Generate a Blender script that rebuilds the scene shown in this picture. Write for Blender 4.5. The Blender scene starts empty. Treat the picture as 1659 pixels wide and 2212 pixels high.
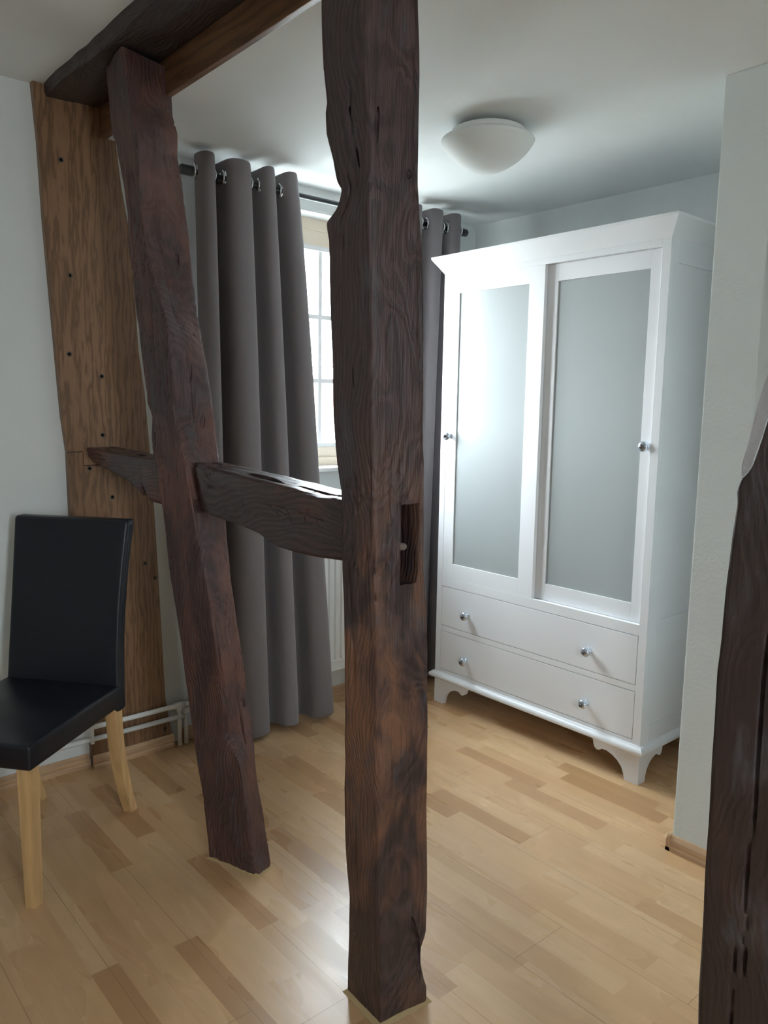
import bpy, bmesh, math, random
from mathutils import Vector, Matrix, noise
from math import pi, sin, cos, radians, hypot
R = random.Random(7)
S = bpy.context.scene
COL = S.collection

EXPO, SKY = 0.15, 44.0                     # exposure and sky strength
RWX, RWW = .2, .44                      # added unseen rear window: centre x, width, set for its light
SWY, SWW = .0, .24                        # added unseen left window: centre y, width, set for its light
LX, LY, LR, LH = 1.972, 1.806, .151, .098 # ceiling lamp
# ------------------------------------------------------------------ camera
FPX, PITCH, ROLL, YAW, EYE = 1681.39, -0.13454, 0.01603, 0.71077, 1.3405
fw = Vector((sin(YAW)*cos(PITCH), cos(YAW)*cos(PITCH), sin(PITCH)))
rt = Vector((cos(YAW), -sin(YAW), 0)); up = rt.cross(fw)
cr = rt*cos(ROLL)+up*sin(ROLL); cu = -rt*sin(ROLL)+up*cos(ROLL)
cd = bpy.data.cameras.new('camera'); cam = bpy.data.objects.new('camera', cd); COL.objects.link(cam)
cd.sensor_fit = 'HORIZONTAL'; cd.sensor_width = 36; cd.lens = FPX/1659*36; cd.clip_start = .02
cam.matrix_world = Matrix(((cr.x, cu.x, -fw.x, 0), (cr.y, cu.y, -fw.y, 0), (cr.z, cu.z, -fw.z, EYE), (0, 0, 0, 1)))
S.camera = cam

# ------------------------------------------------------------------ world, exposure
S.view_settings.view_transform = 'Standard'; S.view_settings.look = 'None'
S.view_settings.gamma = 1; S.view_settings.use_curve_mapping = False
S.view_settings.exposure = EXPO
S.cycles.max_bounces = 10; S.cycles.diffuse_bounces = 6; S.cycles.transparent_max_bounces = 12
S.cycles.sample_clamp_indirect = 8
w = bpy.data.worlds.new('world'); S.world = w; w.use_nodes = True
nt = w.node_tree; bg = nt.nodes['Background']
geo = nt.nodes.new('ShaderNodeTexCoord'); sx = nt.nodes.new('ShaderNodeSeparateXYZ'); rp = nt.nodes.new('ShaderNodeValToRGB')
mr = nt.nodes.new('ShaderNodeMapRange'); mr.inputs[1].default_value = -1; mr.inputs[2].default_value = 1
nt.links.new(geo.outputs['Generated'], sx.inputs[0]); nt.links.new(sx.outputs[2], mr.inputs[0]); nt.links.new(mr.outputs[0], rp.inputs[0])
e = rp.color_ramp.elements; e[0].position = 0; e[0].color = (.58, .60, .62, 1); e[1].position = 1; e[1].color = (.82, .94, 1.04, 1)
a = e.new(.46); a.color = (.66, .69, .71, 1); a = e.new(.52); a.color = (.92, .98, 1.03, 1)
nt.links.new(rp.outputs[0], bg.inputs[0]); bg.inputs[1].default_value = SKY

def portal(name, x, y, z, w_, h_, rot):
    l = bpy.data.lights.new(name, 'AREA'); l.shape = 'RECTANGLE'; l.size = w_; l.size_y = h_; l.cycles.is_portal = True
    o = bpy.data.objects.new(name, l); COL.objects.link(o); o.location = (x, y, z); o.rotation_euler = rot
portal('daylight_front_window', 2.09, 3.06, 1.6, .94, 1.08, (-pi/2, 0, 0))
portal('daylight_added_rear_window', RWX, -1.5, 1.5, RWW, 1.2, (pi/2, 0, 0))  # sky portal of the added rear opening, out of view
portal('daylight_added_side_window', -1.9, SWY, 1.5, SWW, 1.2, (0, -pi/2, 0))  # sky portal of the added left opening, out of view
# ------------------------------------------------------------------ mesh helpers
def bx(bm, a, b, bev=0):
    x0, x1 = sorted((a[0], b[0])); y0, y1 = sorted((a[1], b[1])); z0, z1 = sorted((a[2], b[2]))
    r = bmesh.ops.create_cube(bm, size=1); vs = r['verts']
    for v in vs: v.co = Vector(((x0+x1)/2+v.co.x*(x1-x0), (y0+y1)/2+v.co.y*(y1-y0), (z0+z1)/2+v.co.z*(z1-z0)))
    if bev:
        es = list({e for v in vs for e in v.link_edges})
        bmesh.ops.bevel(bm, geom=es, offset=bev, segments=2, profile=.6, affect='EDGES')
def prism(bm, poly, f0, f1, axis, bev=0):
    """extrude a 2D outline along an axis between f0 and f1"""
    def P(q, f):
        return Vector((f, q[0], q[1])) if axis == 0 else Vector((q[0], f, q[1])) if axis == 1 else Vector((q[0], q[1], f))
    A = [bm.verts.new(P(q, f0)) for q in poly]; B = [bm.verts.new(P(q, f1)) for q in poly]; n = len(poly)
    fs = [bm.faces.new(A), bm.faces.new(B)]+[bm.faces.new((A[i], A[(i+1) % n], B[(i+1) % n], B[i])) for i in range(n)]
    bmesh.ops.recalc_face_normals(bm, faces=fs)
    if bev: bmesh.ops.bevel(bm, geom=list(fs[0].edges)+list(fs[1].edges), offset=bev, segments=2, affect='EDGES')
def lathe(bm, prof, c=(0, 0, 0), seg=48, axis=Vector((0, 0, 1))):
    q = Vector((0, 0, 1)).rotation_difference(axis); rings = []
    for r, h in prof:
        if r < 1e-6: rings.append([bm.verts.new(Vector(c)+q @ Vector((0, 0, h)))])
        else: rings.append([bm.verts.new(Vector(c)+q @ Vector((r*cos(2*pi*k/seg), r*sin(2*pi*k/seg), h))) for k in range(seg)])
    fs = []
    for a, b in zip(rings, rings[1:]):
        for k in range(seg):
            k2 = (k+1) % seg
            if len(a) == 1 and len(b) == 1: break
            if len(a) == 1: fs.append(bm.faces.new((a[0], b[k], b[k2])))
            elif len(b) == 1: fs.append(bm.faces.new((a[k], b[0], a[k2])))
            else: fs.append(bm.faces.new((a[k], b[k], b[k2], a[k2])))
    for e_ in (rings[0], rings[-1]):
        if len(e_) > 1: fs.append(bm.faces.new(e_))
    bmesh.ops.recalc_face_normals(bm, faces=fs)
def tube(bm, pts, r, seg=14):
    pts = [Vector(p) for p in pts]; rings = []
    for i, p in enumerate(pts):
        d = (pts[min(i+1, len(pts)-1)]-pts[max(i-1, 0)]).normalized()
        u = d.orthogonal().normalized() if i == 0 else (pu-d*pu.dot(d)).normalized()
        pu = u; v = d.cross(u)
        rings.append([bm.verts.new(p+(u*cos(2*pi*k/seg)+v*sin(2*pi*k/seg))*r) for k in range(seg)])
    fs = [bm.faces.new(rings[0]), bm.faces.new(rings[-1])]
    for a, b in zip(rings, rings[1:]):
        for k in range(seg): fs.append(bm.faces.new((a[k], a[(k+1) % seg], b[(k+1) % seg], b[k])))
    bmesh.ops.recalc_face_normals(bm, faces=fs)
def obj(name, bm, mat, parent=None, origin=None, smooth=False, angle=None):
    me = bpy.data.meshes.new(name)
    o = bpy.data.objects.new(name, me)
    org = Vector(origin) if origin is not None else Vector((0, 0, 0))
    if parent is not None and origin is None:
        org = Vector((0, 0, 0))
    if origin is not None: bmesh.ops.translate(bm, verts=bm.verts, vec=-org)
    bm.to_mesh(me); bm.free(); me.materials.append(mat)
    if smooth or angle:
        for p in me.polygons: p.use_smooth = True
        if angle:
            bm2 = bmesh.new(); bm2.from_mesh(me)
            for e_ in bm2.edges:
                if len(e_.link_faces) == 2 and e_.calc_face_angle(0) > radians(angle): e_.smooth = False
            bm2.to_mesh(me); bm2.free()
    COL.objects.link(o)
    if parent is not None:
        o.parent = parent; o.location = org-(parent.location if origin is not None else Vector((0, 0, 0)))
    else: o.location = org
    return o
def tag(o, label=None, cat=None, group=None, kind=None):
    if label: o['label'] = label
    if cat: o['category'] = cat
    if group: o['group'] = group
    if kind: o['kind'] = kind
    return o
def empty(name, loc, rz=0):
    o = bpy.data.objects.new(name, None); COL.objects.link(o); o.location = loc; o.rotation_euler[2] = rz; o.empty_display_size = .1; return o
def struct(name, bm, mat, parent=None, **k):
    o = obj(name, bm, mat, parent, **k)
    if parent is None: o['kind'] = 'structure'
    return o
def copy_tree(o, parent=None):
    c = o.copy(); COL.objects.link(c); c.parent = parent
    for ch in list(o.children): copy_tree(ch, c)
    return c
def nz(v, s=0): return noise.noise(Vector(v)+Vector((s*13.7, s*5.1, s*3.3)))
def interp(T, z, k):
    """T: list of 3D points ordered by falling coordinate k; linear lookup"""
    T = sorted(T, key=lambda p: p[k])
    if z <= T[0][k]: return Vector(T[0])
    if z >= T[-1][k]: return Vector(T[-1])
    for a, b in zip(T, T[1:]):
        if a[k] <= z <= b[k]:
            f = (z-a[k])/max(1e-9, b[k]-a[k]); return Vector(a).lerp(Vector(b), f)
def timber(secfn, t0, t1, n, axis, seed=0, amp=.003, fine=.0012, crack=.35, res=.006, cracks=(), side_amp=(1, 1, 1, 1)):
    """loft of hewn quadrilateral sections (secfn(t) -> four corner points) with adze waves, checks and chipped arrises"""
    bm = bmesh.new(); rows = []
    cnt = [max(4, int((secfn((t0+t1)/2)[(k+1) % 4]-secfn((t0+t1)/2)[k]).length/res)) for k in range(4)]
    st = [9, 9, 9]; st[axis] = 2.2; sf = [55, 55, 55]; sf[axis] = 12; sk = [50, 50, 50]; sk[axis] = 3.2
    for i in range(n+1):
        t = t0+(t1-t0)*i/n; C = secfn(t); ctr = sum(C, Vector())/4; row = []
        for k in range(4):
            a, b = C[k], C[(k+1) % 4]; d = (b-a); nrm = Vector(d)
            ax = Vector((0, 0, 0)); ax[axis] = 1
            nrm = d.cross(ax).normalized()
            if nrm.dot((a+b)/2-ctr) < 0: nrm = -nrm
            L = d.length
            for j in range(cnt[k]):
                f = j/cnt[k]; p = a.lerp(b, f)
                edge = min(f, 1-f)*L
                rnd = max(0, 1-edge/.008)
                q = Vector((p.x*st[0], p.y*st[1], p.z*st[2])); q2 = Vector((p.x*sf[0], p.y*sf[1], p.z*sf[2])); q3 = Vector((p.x*sk[0], p.y*sk[1], p.z*sk[2]))
                h = amp*nz(q, seed)*(1-rnd)*side_amp[k]+fine*nz(q2, seed+3)
                ck = abs(nz(q3, seed+7)); mk = nz(Vector((p.x*6, p.y*6, p.z*3)), seed+11)
                if ck < .05 and mk > 1-crack*2: h -= .005*(1-ck/.05)
                for (ks, f0, w_, dep, ta, tb) in cracks:
                    if ks == k and ta < t < tb:
                        env = min(1, (t-ta)/.03, (tb-t)/.03); ff = f0+.05*nz(Vector((t*5, seed, 1)))+.02*nz(Vector((t*30, seed, 2)))
                        dd = abs(f-ff)*L
                        if dd < w_: h -= dep*env*(1-dd/w_)
                p = p+nrm*h
                p = p.lerp(ctr, (.045 if rnd > .9 else .006 if rnd > .1 else 0)*(1+.9*nz(Vector((q.x, q.y, q.z))*2, seed+5))) if rnd > 0 else p
                row.append(bm.verts.new(p))
        rows.append(row)
    m = len(rows[0]); fs = []
    for a, b in zip(rows, rows[1:]):
        for j in range(m): fs.append(bm.faces.new((a[j], a[(j+1) % m], b[(j+1) % m], b[j])))
    fs.append(bm.faces.new(rows[0])); fs.append(bm.faces.new(rows[-1]))
    bmesh.ops.recalc_face_normals(bm, faces=fs)
    return bm
def cut(o, bm, name='cutter'):
    """carve the shape in bm out of object o (holes, slots) and bake the result"""
    me = bpy.data.meshes.new(name); bm.to_mesh(me); bm.free(); c = bpy.data.objects.new(name, me); COL.objects.link(c); c.matrix_world = o.matrix_world.copy()
    c.location = (0, 0, 0)
    md = o.modifiers.new('carve', 'BOOLEAN'); md.operation = 'DIFFERENCE'; md.object = c; md.solver = 'EXACT'
    bpy.context.view_layer.update(); dg = bpy.context.evaluated_depsgraph_get()
    new = bpy.data.meshes.new_from_object(o.evaluated_get(dg)); o.modifiers.clear(); o.data = new
    bpy.data.objects.remove(c); bpy.data.meshes.remove(me)
def jag(bm, amt, seed):
    for v in bm.verts: v.co += Vector((nz(v.co*40, seed), nz(v.co*40, seed+1), nz(v.co*40, seed+2)))*amt
# ------------------------------------------------------------------ materials
def newmat(name, base=(.8, .8, .8), rough=.5, metal=0, spec=.5, coat=0):
    m = bpy.data.materials.new(name); m.use_nodes = True
    b = m.node_tree.nodes['Principled BSDF']
    b.inputs['Base Color'].default_value = (*base, 1); b.inputs['Roughness'].default_value = rough
    b.inputs['Metallic'].default_value = metal; b.inputs['Specular IOR Level'].default_value = spec
    b.inputs['Coat Weight'].default_value = coat
    return m, m.node_tree, b
def N(t, kind, **kw):
    n = t.nodes.new('ShaderNode'+kind)
    for k, v in kw.items():
        if k.startswith('i_'): n.inputs[int(k[2:])].default_value = v
        elif k.startswith('n_'): n.inputs[k[2:].replace('_', ' ')].default_value = v
        else: setattr(n, k, v)
    return n
def mathn(t, op, a, b=None, clamp=False):
    n = t.nodes.new('ShaderNodeMath'); n.operation = op; n.use_clamp = clamp
    for i, v in enumerate((a, b)):
        if v is None: continue
        if isinstance(v, (int, float)): n.inputs[i].default_value = v
        else: t.links.new(v, n.inputs[i])
    return n.outputs[0]
def ramp(t, fac, stops, interp='LINEAR'):
    n = t.nodes.new('ShaderNodeValToRGB'); n.color_ramp.interpolation = interp
    el = n.color_ramp.elements
    while len(el) > 1: el.remove(el[-1])
    for i, (p, c) in enumerate(stops):
        e_ = el[0] if i == 0 else el.new(p)
        e_.position = p; e_.color = (c, c, c, 1) if isinstance(c, (int, float)) else (*c, 1)
    t.links.new(fac, n.inputs[0]); return n.outputs[0]
def mix(t, fac, a, b, blend='MIX'):
    n = t.nodes.new('ShaderNodeMix'); n.data_type = 'RGBA'; n.blend_type = blend
    for i, v in ((0, fac), (6, a), (7, b)):
        if isinstance(v, (int, float)): n.inputs[i].default_value = v
        elif isinstance(v, tuple): n.inputs[i].default_value = (*v, 1)
        else: t.links.new(v, n.inputs[i])
    return n.outputs[2]
def bump(t, h, strength, dist, bsdf, prev=None):
    n = t.nodes.new('ShaderNodeBump'); n.inputs['Strength'].default_value = strength; n.inputs['Distance'].default_value = dist
    t.links.new(h, n.inputs['Height'])
    if prev: t.links.new(prev, n.inputs['Normal'])
    if bsdf: t.links.new(n.outputs[0], bsdf.inputs['Normal'])
    return n.outputs[0]
def coords(t, scale=(1, 1, 1), loc=(0, 0, 0)):
    c = N(t, 'TexCoord'); m = N(t, 'Mapping'); m.inputs['Scale'].default_value = scale; m.inputs['Location'].default_value = loc
    t.links.new(c.outputs['Object'], m.inputs[0]); return m.outputs[0]
def noisen(t, vec, scale, detail=3, rough=.5, dist=0):
    n = N(t, 'TexNoise'); n.inputs['Scale'].default_value = scale; n.inputs['Detail'].default_value = detail
    n.inputs['Roughness'].default_value = rough; n.inputs['Distortion'].default_value = dist
    t.links.new(vec, n.inputs['Vector']); return n.outputs[0]

def plaster(name, col, sc=170, st=.25):
    m, t, b = newmat(name, col, .75, spec=.3)
    v = coords(t); n1 = noisen(t, v, sc, 4, .6); n2 = noisen(t, v, 7, 2)
    t.links.new(mix(t, n2, tuple(c*.97 for c in col), tuple(min(1, c*1.02) for c in col)), b.inputs['Base Color'])
    bump(t, n1, st, .003, b); return m
def old_wood(name, axis, dark, mid, worn, wear=(.52, .66), pith=(.05, .4), ringscale=30, rough=.46, bst=.65, low=None, ringmix=.45, grey=(.075, .07, .075)):
    """weathered beam: stretched grain along axis, growth rings, worn reddish patches and grey stains"""
    m, t, b = newmat(name, dark, rough)
    s = [1, 1, 1]; s[axis] = .17
    v = coords(t, tuple(s), (pith[0], pith[1], .3))
    warp = noisen(t, coords(t, tuple(1 if i != axis else .7 for i in range(3))), 3.0, 2)
    wv = N(t, 'TexWave', wave_type='RINGS', rings_direction='XYZ'[axis])
    wv.inputs['Scale'].default_value = ringscale; wv.inputs['Distortion'].default_value = 7.0
    wv.inputs['Detail'].default_value = 2.5; wv.inputs['Detail Scale'].default_value = 1.2
    add = N(t, 'VectorMath', operation='ADD'); t.links.new(v, add.inputs[0])
    sc = N(t, 'VectorMath', operation='SCALE'); t.links.new(warp, sc.inputs[0]); sc.inputs[3].default_value = .22
    t.links.new(sc.outputs[0], add.inputs[1]); t.links.new(add.outputs[0], wv.inputs['Vector'])
    rings = ramp(t, wv.outputs['Fac'], [(0, 0), (.35, .2), (.8, 1)])
    s2 = [9, 9, 9]; s2[axis] = .5
    fib = noisen(t, coords(t, tuple(s2)), 22, 5, .65)
    patch = noisen(t, coords(t, tuple(1 if i != axis else .55 for i in range(3)), (3, 1, 2)), 7, 4, .6, .6)
    blot = noisen(t, coords(t, tuple(1 if i != axis else .45 for i in range(3)), (7, 2, 5)), 16, 6, .7, .2)
    base = mix(t, rings, dark, mid)
    base = mix(t, ringmix, mix(t, fib, dark, mid), base)
    wf = ramp(t, patch, [(wear[0], 0), (wear[1], 1)])
    if low:
        g = N(t, 'TexCoord'); sp = N(t, 'SeparateXYZ'); t.links.new(g.outputs['Object'], sp.inputs[0])
        f = ramp(t, mathn(t, 'DIVIDE', sp.outputs[2], 2.4), [(0, low[0]), (low[3]/2.4, low[1]), (low[4]/2.4, low[2])])
        wf = mathn(t, 'MULTIPLY', wf, f, True)
    base = mix(t, wf, base, mix(t, fib, tuple(c*.6 for c in worn), worn))
    base = mix(t, ramp(t, blot, [(.54, 0), (.68, .7)]), base, grey)
    base = mix(t, ramp(t, fib, [(.3, .6), (.42, 0)]), base, (.012, .008, .008))
    t.links.new(base, b.inputs['Base Color'])
    h = mathn(t, 'ADD', mathn(t, 'MULTIPLY', fib, .9), mathn(t, 'MULTIPLY', rings, .35))
    bump(t, h, bst, .004, b)
    t.links.new(ramp(t, blot, [(.3, rough-.08), (.7, rough+.12)]), b.inputs['Roughness'])
    return m
DARK, MIDC, WORN = (.021, .0125, .012), (.080, .046, .044), (.25, .115, .065)
M = {}
M['post_z'] = old_wood('dark_timber_post', 2, DARK, MIDC, WORN, wear=(.44, .58), low=(.35, 1.0, .05, .75, 1.35), pith=(.03, .45))
M['brace_z'] = old_wood('dark_timber_strut', 2, (.024, .0125, .012), (.098, .050, .048), (.20, .082, .058), wear=(.42, .62), low=(.4, 1, .75, .7, 1.5), ringmix=.35, bst=.7)
M['dark_z'] = old_wood('near_black_timber', 2, (.022, .013, .012), (.045, .026, .022), (.09, .04, .025), wear=(.6, .8), ringmix=.2, bst=.3)
M['rail_y'] = old_wood('dark_timber_rail', 1, DARK, (.088, .043, .037), (.19, .062, .036), wear=(.52, .68), ringmix=.5, bst=.28, rough=.36, ringscale=22)
M['beam_y'] = old_wood('dark_timber_beam', 1, (.025, .016, .014), (.055, .035, .03), (.1, .05, .03), wear=(.6, .8), ringmix=.2)
def oak(name, axis, a_, b_, rough=.4, fig=1.0, sc=34, pith=(.2, .5)):
    m, t, b = newmat(name, a_, rough)
    s = [1, 1, 1]; s[axis] = .13
    v = coords(t, tuple(s), (pith[0], pith[1], .1))
    wv = N(t, 'TexWave', wave_type='RINGS', rings_direction='XYZ'[axis]); wv.inputs['Scale'].default_value = sc
    wv.inputs['Distortion'].default_value = 9; wv.inputs['Detail'].default_value = 3; wv.inputs['Detail Scale'].default_value = 1.6
    t.links.new(v, wv.inputs['Vector'])
    s2 = [8, 8, 8]; s2[axis] = .5; fib = noisen(t, coords(t, tuple(s2)), 30, 4, .6)
    r_ = ramp(t, wv.outputs['Fac'], [(0, 0 if fig > .5 else .5), (.35, .7), (1, 1)])
    base = mix(t, r_, tuple(x*.55 for x in a_), b_); base = mix(t, .35, base, mix(t, fib, a_, b_))
    lo = noisen(t, coords(t), 2.5, 2); base = mix(t, ramp(t, lo, [(.35, .25), (.65, 0)]), base, tuple(x*.6 for x in a_))
    t.links.new(base, b.inputs['Base Color']); bump(t, mathn(t, 'ADD', fib, r_), .12*fig, .002, b); return m
M['oak'] = oak('brown_oak_board', 2, (.175, .088, .042), (.27, .15, .078), .42)
M['fascia'] = oak('brown_fascia_board', 1, (.14, .066, .03), (.22, .11, .052), .4, .6, 14)
M['skirt'] = oak('beech_skirting', 0, (.55, .34, .19), (.62, .40, .235), .4, .3, 22)
M['skirt_y'] = oak('beech_skirting_side', 1, (.55, .34, .19), (.66, .44, .27), .4, .3, 10)
M['leg'] = oak('light_beech_leg', 2, (.60, .36, .15), (.74, .48, .23), .4, .3, 10)
M['wall'] = plaster('pale_grey_wall_paint', (.715, .745, .74))
M['wall_rough'] = plaster('pale_rough_wall_paint', (.72, .765, .75), 90, .5)
M['ceil'] = plaster('white_ceiling_paint', (.775, .80, .795), 200, .12)
M['white'] = newmat('white_lacquer', (.80, .80, .81), .36)[0]
M['inner'] = newmat('white_cabinet_inside', (.75, .75, .74), .5)[0]
M['whitemetal'] = newmat('white_enamel', (.82, .83, .82), .3)[0]
M['cream'] = newmat('cream_painted_timber', (.80, .70, .57), .45)[0]
M['pvc'] = newmat('white_window_frame', (.85, .86, .86), .3)[0]
M['chrome'] = newmat('chrome', (.75, .76, .78), .12, 1)[0]
M['black'] = newmat('black_metal', (.02, .022, .025), .38)[0]
M['screw'] = newmat('dark_steel_screw', (.10, .09, .08), .4, .8)[0]
M['caulk'] = newmat('yellowed_sealant', (.44, .31, .15), .7)[0]
M['peg'] = newmat('grey_peg_wood', (.20, .155, .135), .6)[0]
M['lime'] = plaster('flaking_limewash', (.72, .72, .76), 120, .8)
def glassy():
    m, t, b = newmat('clear_window_glass'); t.nodes.remove(b)
    o = t.nodes['Material Output']; tr = N(t, 'BsdfTransparent'); gl = N(t, 'BsdfGlossy'); gl.inputs['Roughness'].default_value = .02
    mx = N(t, 'MixShader'); mx.inputs[0].default_value = .05
    tr.inputs[0].default_value = (.95, .97, .97, 1)
    t.links.new(tr.outputs[0], mx.inputs[1]); t.links.new(gl.outputs[0], mx.inputs[2])
    t.links.new(mx.outputs[0], o.inputs[0]); return m
M['glass'] = glassy()
def frosted(name, trans):
    m, t, b = newmat(name, (.47, .50, .498), .5, coat=.22, spec=.3)
    b.inputs['Coat Roughness'].default_value = .10
    o = t.nodes['Material Output']; tl = N(t, 'BsdfTranslucent'); tl.inputs[0].default_value = (.8, .84, .83, 1)
    rf = N(t, 'BsdfRefraction'); rf.inputs['Roughness'].default_value = .45; rf.inputs['IOR'].default_value = 1.08; rf.inputs[0].default_value = (.85, .9, .9, 1)
    m1 = N(t, 'MixShader'); m1.inputs[0].default_value = .6; t.links.new(tl.outputs[0], m1.inputs[1]); t.links.new(rf.outputs[0], m1.inputs[2])
    m2 = N(t, 'MixShader'); m2.inputs[0].default_value = trans; t.links.new(b.outputs[0], m2.inputs[1]); t.links.new(m1.outputs[0], m2.inputs[2])
    t.links.new(m2.outputs[0], o.inputs[0]); return m
M['frost'] = frosted('frosted_glass', .25)
def opal():
    m, t, b = newmat('opal_lamp_glass', (.80, .83, .82), .55, spec=.25); return m
M['opal'] = opal()
def leather():
    m, t, b = newmat('black_leatherette', (.006, .008, .014), .34, spec=.45)
    v = coords(t); n1 = noisen(t, v, 260, 3, .6); bump(t, n1, .12, .001, b)
    n2 = noisen(t, v, 5, 2); t.links.new(ramp(t, n2, [(.3, .32), (.7, .5)]), b.inputs['Roughness']); return m
M['leather'] = leather()
def fabric():
    m, t, b = newmat('grey_curtain_fabric', (.15, .142, .148), .9, spec=.15)
    b.inputs['Sheen Weight'].default_value = .25
    v = coords(t, (1, 1, .35)); n1 = noisen(t, v, 900, 2, .7)
    t.links.new(mix(t, n1, (.165, .148, .158), (.265, .242, .250)), b.inputs['Base Color']); bump(t, n1, .25, .001, b); return m
M['fabric'] = fabric()
def laminate():
    m, t, b = newmat('maple_strip_laminate', (.6, .4, .25), .3)
    c = N(t, 'TexCoord'); sp = N(t, 'SeparateXYZ'); t.links.new(c.outputs['Object'], sp.inputs[0])
    X, Y = sp.outputs[0], sp.outputs[1]
    SW, SL = .0645, .40
    u = mathn(t, 'DIVIDE', X, SW); i = mathn(t, 'FLOOR', u)
    w1 = N(t, 'TexWhiteNoise', noise_dimensions='1D'); t.links.new(i, w1.inputs['W'])
    v = mathn(t, 'ADD', mathn(t, 'DIVIDE', Y, SL), mathn(t, 'MULTIPLY', w1.outputs[0], 7.3)); j = mathn(t, 'FLOOR', v)
    cb = N(t, 'CombineXYZ'); t.links.new(i, cb.inputs[0]); t.links.new(j, cb.inputs[1])
    w2 = N(t, 'TexWhiteNoise', noise_dimensions='2D'); t.links.new(cb.outputs[0], w2.inputs['Vector'])
    tone = ramp(t, w2.outputs[0], [(0, (.44, .245, .115)), (.12, (.50, .29, .14)), (.22, (.60, .37, .19)), (.6, (.655, .415, .22)), (1, (.70, .465, .26))])
    # grain, shifted for every block
    sc = N(t, 'VectorMath', operation='SCALE'); t.links.new(w2.outputs[1], sc.inputs[0]); sc.inputs[3].default_value = 9
    ad = N(t, 'VectorMath', operation='ADD'); t.links.new(coords(t, (1, .10, 1)), ad.inputs[0]); t.links.new(sc.outputs[0], ad.inputs[1])
    g1 = noisen(t, ad.outputs[0], 40, 4, .55, .3)
    ad2 = N(t, 'VectorMath', operation='ADD'); t.links.new(coords(t, (1, .30, 1)), ad2.inputs[0]); t.links.new(sc.outputs[0], ad2.inputs[1])
    g2 = noisen(t, ad2.outputs[0], 8, 2, .5, .5)
    col = mix(t, ramp(t, g1, [(.35, .0), (.7, .22)]), tone, (.44, .25, .125))
    col = mix(t, ramp(t, g2, [(.42, 0), (.85, .30)]), col, (.40, .22, .11))
    # board seams: every three strips, board ends every 1.29 m
    bu = mathn(t, 'DIVIDE', mathn(t, 'SUBTRACT', X, .04), SW*3); bi = mathn(t, 'FLOOR', bu); bf = mathn(t, 'FRACT', bu)
    sh = N(t, 'TexWhiteNoise', noise_dimensions='1D'); t.links.new(bi, sh.inputs['W'])
    bv = mathn(t, 'FRACT', mathn(t, 'ADD', mathn(t, 'DIVIDE', Y, 1.29), mathn(t, 'MULTIPLY', sh.outputs[0], 3.7)))
    l1 = mathn(t, 'LESS_THAN', bf, .010); l2 = mathn(t, 'LESS_THAN', bv, .0016)
    ln = mathn(t, 'MAXIMUM', l1, l2)
    s1 = mathn(t, 'LESS_THAN', mathn(t, 'FRACT', u), .018); s2 = mathn(t, 'LESS_THAN', mathn(t, 'FRACT', v), .003)
    fine = mathn(t, 'MAXIMUM', s1, s2)
    col = mix(t, mathn(t, 'MULTIPLY', fine, .22), col, (.30, .17, .08))
    col = mix(t, mathn(t, 'MULTIPLY', ln, .55), col, (.22, .12, .06))
    t.links.new(col, b.inputs['Base Color'])
    t.links.new(ramp(t, g2, [(.3, .25), (.7, .33)]), b.inputs['Roughness'])
    h = mathn(t, 'ADD', mathn(t, 'MULTIPLY', ln, -1.0), mathn(t, 'MULTIPLY', g1, .12)); bump(t, h, .25, .001, b)
    return m
M['floor'] = laminate()
M['render'] = plaster('outside_pale_render', (.85, .84, .80), 20, .2)
M['tile'] = newmat('red_roof_tile', (.45, .14, .08), .8)[0]
M['pane'] = newmat('outside_dark_pane', (.25, .28, .30), .2)[0]
# ---- outlines of the hewn timbers, metres
CP_MID = [(0.9329, 1.155, 2.0971), (0.9325, 1.155, 2.0517), (0.9399, 1.155, 1.931), (0.9439, 1.155, 1.8218), (0.9511, 1.155, 1.6611), (0.9586, 1.155, 1.4944), (0.9617, 1.155, 1.3212), (0.9685, 1.155, 1.1417), (0.9768, 1.155, 0.955), (0.9875, 1.155, 0.8382), (0.9879, 1.155, 0.7601), (0.9918, 1.155, 0.5592), (0.9972, 1.155, 0.35), (1.0006, 1.155, 0.2421), (1.0041, 1.155, 0.1319), (1.0066, 1.155, 0.0055)]
CP_L = [(0.9355, 1.3004, 2.1528), (0.9372, 1.3009, 2.1049), (0.9399, 1.3009, 2.0317), (0.942, 1.2988, 1.9734), (0.944, 1.2905, 1.9171), (0.9445, 1.2956, 1.9017), (0.9459, 1.2941, 1.8634), (0.9466, 1.2873, 1.8449), (0.9477, 1.275, 1.8126), (0.9492, 1.263, 1.772), (0.9496, 1.2575, 1.7624), (0.9499, 1.2475, 1.7521), (0.9505, 1.2539, 1.7363), (0.9511, 1.2664, 1.7197), (0.9515, 1.2834, 1.7087), (0.9518, 1.2975, 1.6988), (0.9524, 1.2951, 1.6827), (0.9531, 1.2911, 1.6645), (0.9589, 1.291, 1.5036), (0.9655, 1.2901, 1.3185), (0.9672, 1.287, 1.2713), (0.9693, 1.278, 1.2146), (0.971, 1.267, 1.1676), (0.9727, 1.267, 1.1193), (0.977, 1.271, 1.001), (0.9795, 1.2685, 0.9315), (0.9839, 1.2676, 0.8096), (0.9907, 1.2737, 0.6188), (0.9923, 1.2734, 0.576), (0.9947, 1.2789, 0.5087), (0.9987, 1.2791, 0.3981), (1.0018, 1.2752, 0.31), (1.004, 1.2685, 0.2509), (1.0068, 1.2743, 0.1729), (1.0129, 1.2813, 0.0024)]
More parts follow.
